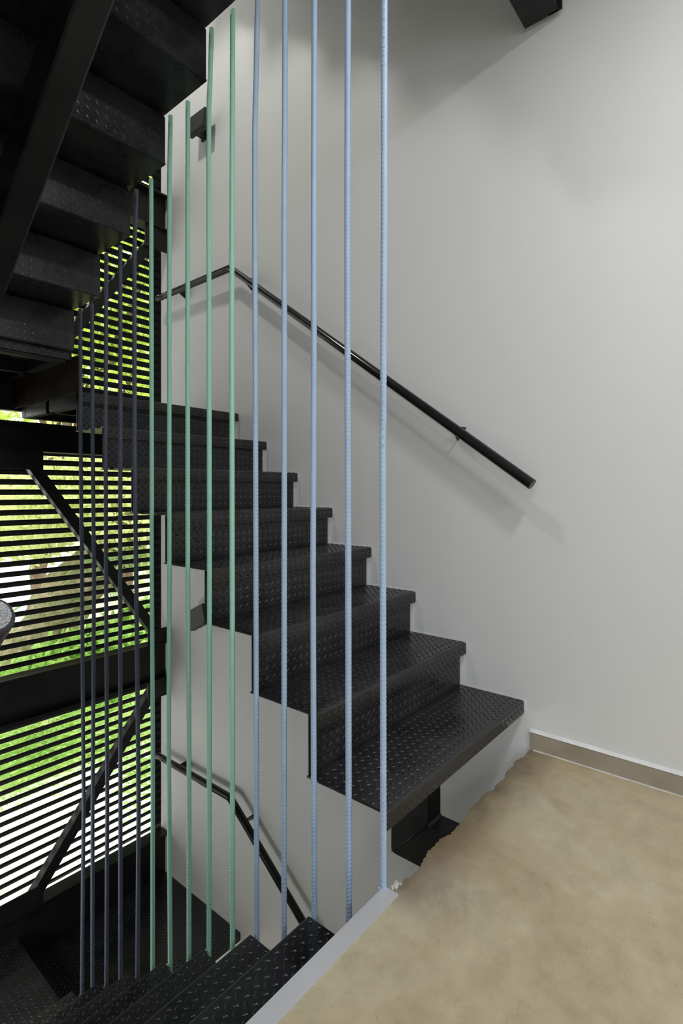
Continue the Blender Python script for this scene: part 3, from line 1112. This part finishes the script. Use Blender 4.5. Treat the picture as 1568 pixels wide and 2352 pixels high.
base = (0.2, 5.2, -3.4)
t = thing('feathery_tree', base, 'feathery green crown seen from above through the lowest slats', 'tree', 'trees outside the screen')
m = MB()
topp = Vector(along(-260, 1700, 5.0)) - Vector(base)
trunk(m, (0, 0, 0), topp, 0.09, 0.05, 8, 0.04)
m.build('trunk', M['bark_dark'], t, smooth=True)
me = frond_cloud([tuple(Vector(along(x_, y_, t_)) - Vector(base)) for x_, y_, t_ in ((-80, 1640, 5.0), (40, 1670, 5.2), (120, 1640, 5.4), (200, 1640, 5.5), (230, 1700, 5.7), (10, 1740, 5.0), (100, 1740, 5.2), (300, 1680, 6.0), (330, 1760, 6.2))], [0.42, 0.40, 0.35, 0.35, 0.28, 0.30, 0.28, 0.25, 0.2], 430, 0.36, 21)
me.materials.append(M['leaf_fern'])
f = link('foliage', me, t); f['kind'] = 'stuff'

# low ferns and palms behind the middle slats
def palm(base, n, L, seed, label, mat):
    t = thing('palm', base, label, 'palm', 'palms outside the screen')
    g = np.random.default_rng(seed)
    mm = MB(); trunk(mm, (0, 0, -0.3), (0, 0, 0.35), 0.10, 0.07, seed, 0.01); mm.build('trunk', M['bark_dark'], t, smooth=True)
    V, F = [], []
    for i in range(n):
        az = g.uniform(0, 6.28); el = g.uniform(0.3, 1.1)
        ax = np.array([math.cos(az) * math.cos(el), math.sin(az) * math.cos(el), math.sin(el)])
        sd = np.array([-math.sin(az), math.cos(az), 0])
        for k in range(1, 26):
            s = k / 26
            c = ax * L * s + np.array([0, 0, 0.35 - 0.75 * L * s * s])
            w_ = 0.30 * L * math.sin(math.pi * min(1, s * 0.9 + 0.1))
            for sg in (1, -1):
                b = len(V)
                tip = c + sd * sg * w_ + ax * 0.10 * L + np.array([0, 0, -0.10 * L])
                V += [c, c + ax * 0.018 * L, tip]
                F += [(b, b + 1, b + 2)]
    me = bpy.data.meshes.new('fronds'); me.from_pydata([tuple(v) for v in V], [], F)
    me.materials.append(mat)
    f = link('fronds', me, t); f['kind'] = 'stuff'


palm(along(170, 1430, 7.0), 16, 1.0, 31, 'grey-green palm below the leaning trunk', M['palm'])
palm(along(290, 1370, 6.6), 16, 0.9, 32, 'small palm behind the middle slats near the screen corner', M['palm'])
t = thing('shrub_bank', along(250, 1500, 6.4), 'bright green low shrubs just above the floor-level beam', 'shrub')
me = leaf_cloud([tuple(Vector(along(x_, y_, t_)) - Vector(t.location)) for x_, y_, t_ in ((340, 1440, 6.6), (250, 1480, 6.3), (160, 1520, 6.0), (60, 1580, 5.8), (320, 1500, 6.0), (240, 1560, 5.8), (380, 1480, 6.3))], [0.45] * 7, 6000, 0.11, 41)
me.materials.append(M['leaf_fern'])
f = link('foliage', me, t); f['kind'] = 'stuff'

tree((3.0, 9.5, -3.4), (3.6, 9.2, 0.2), 0.2, 0.12, [along(x_, y_, t_) for x_, y_, t_ in ((200, 760, 8.0), (270, 700, 8.2), (330, 640, 8.0), (330, 800, 8.6), (240, 860, 8.3), (150, 820, 8.4), (350, 560, 8.2), (90, 900, 8.6), (350, 440, 8.0))], [1.0] * 9, 5200, 0.15, M['leaf'], M['bark_dark'], 'lime green leafy tree behind the upper slats', 51)
tree((8.6, 13.5, -3.4), (8.2, 13.2, -0.5), 0.25, 0.14, [along(x_, y_, t_) for x_, y_, t_ in ((320, 930, 14), (240, 1000, 14), (150, 1060, 13.5), (60, 1120, 13), (0, 1180, 13.5), (320, 1120, 15), (200, 1180, 14), (300, 780, 15), (200, 650, 15))], [1.5] * 9, 8000, 0.22, M['leaf_pale'], M['bark_dark'], 'pale yellow-green tree farthest behind the screen', 61)

# cream building with ochre and brick parts, seen at the right end of the middle slats
bc = Vector(along(352, 1330, 11.5))
t = thing('building', (bc.x, bc.y, -3.4), 'cream building with ochre panels glimpsed beside the screen corner', 'building')
MB().box(-0.55, 2.5, 0, 2.5, 0, 3.95 + 0.0).build('facade', M['render'], t)
for k in range(3):
    MB().box(-0.02 + 0.0, 0.28, -0.02, 0.0, 1.9 + k * 0.62, 2.35 + k * 0.62).build('panel', M['ochre'], t, bevel=0.003)
bm_ = MB().box(0, 0.21, -0.03, 0.0, 0, 0.085).mesh('brick', M['brick'], bevel=0.004)
for r_ in range(9):
    for c_ in range(3):
        link('brick', bm_, t, (-0.42 + c_ * 0.23 + (r_ % 2) * 0.1, 0, 1.0 + r_ * 0.1))
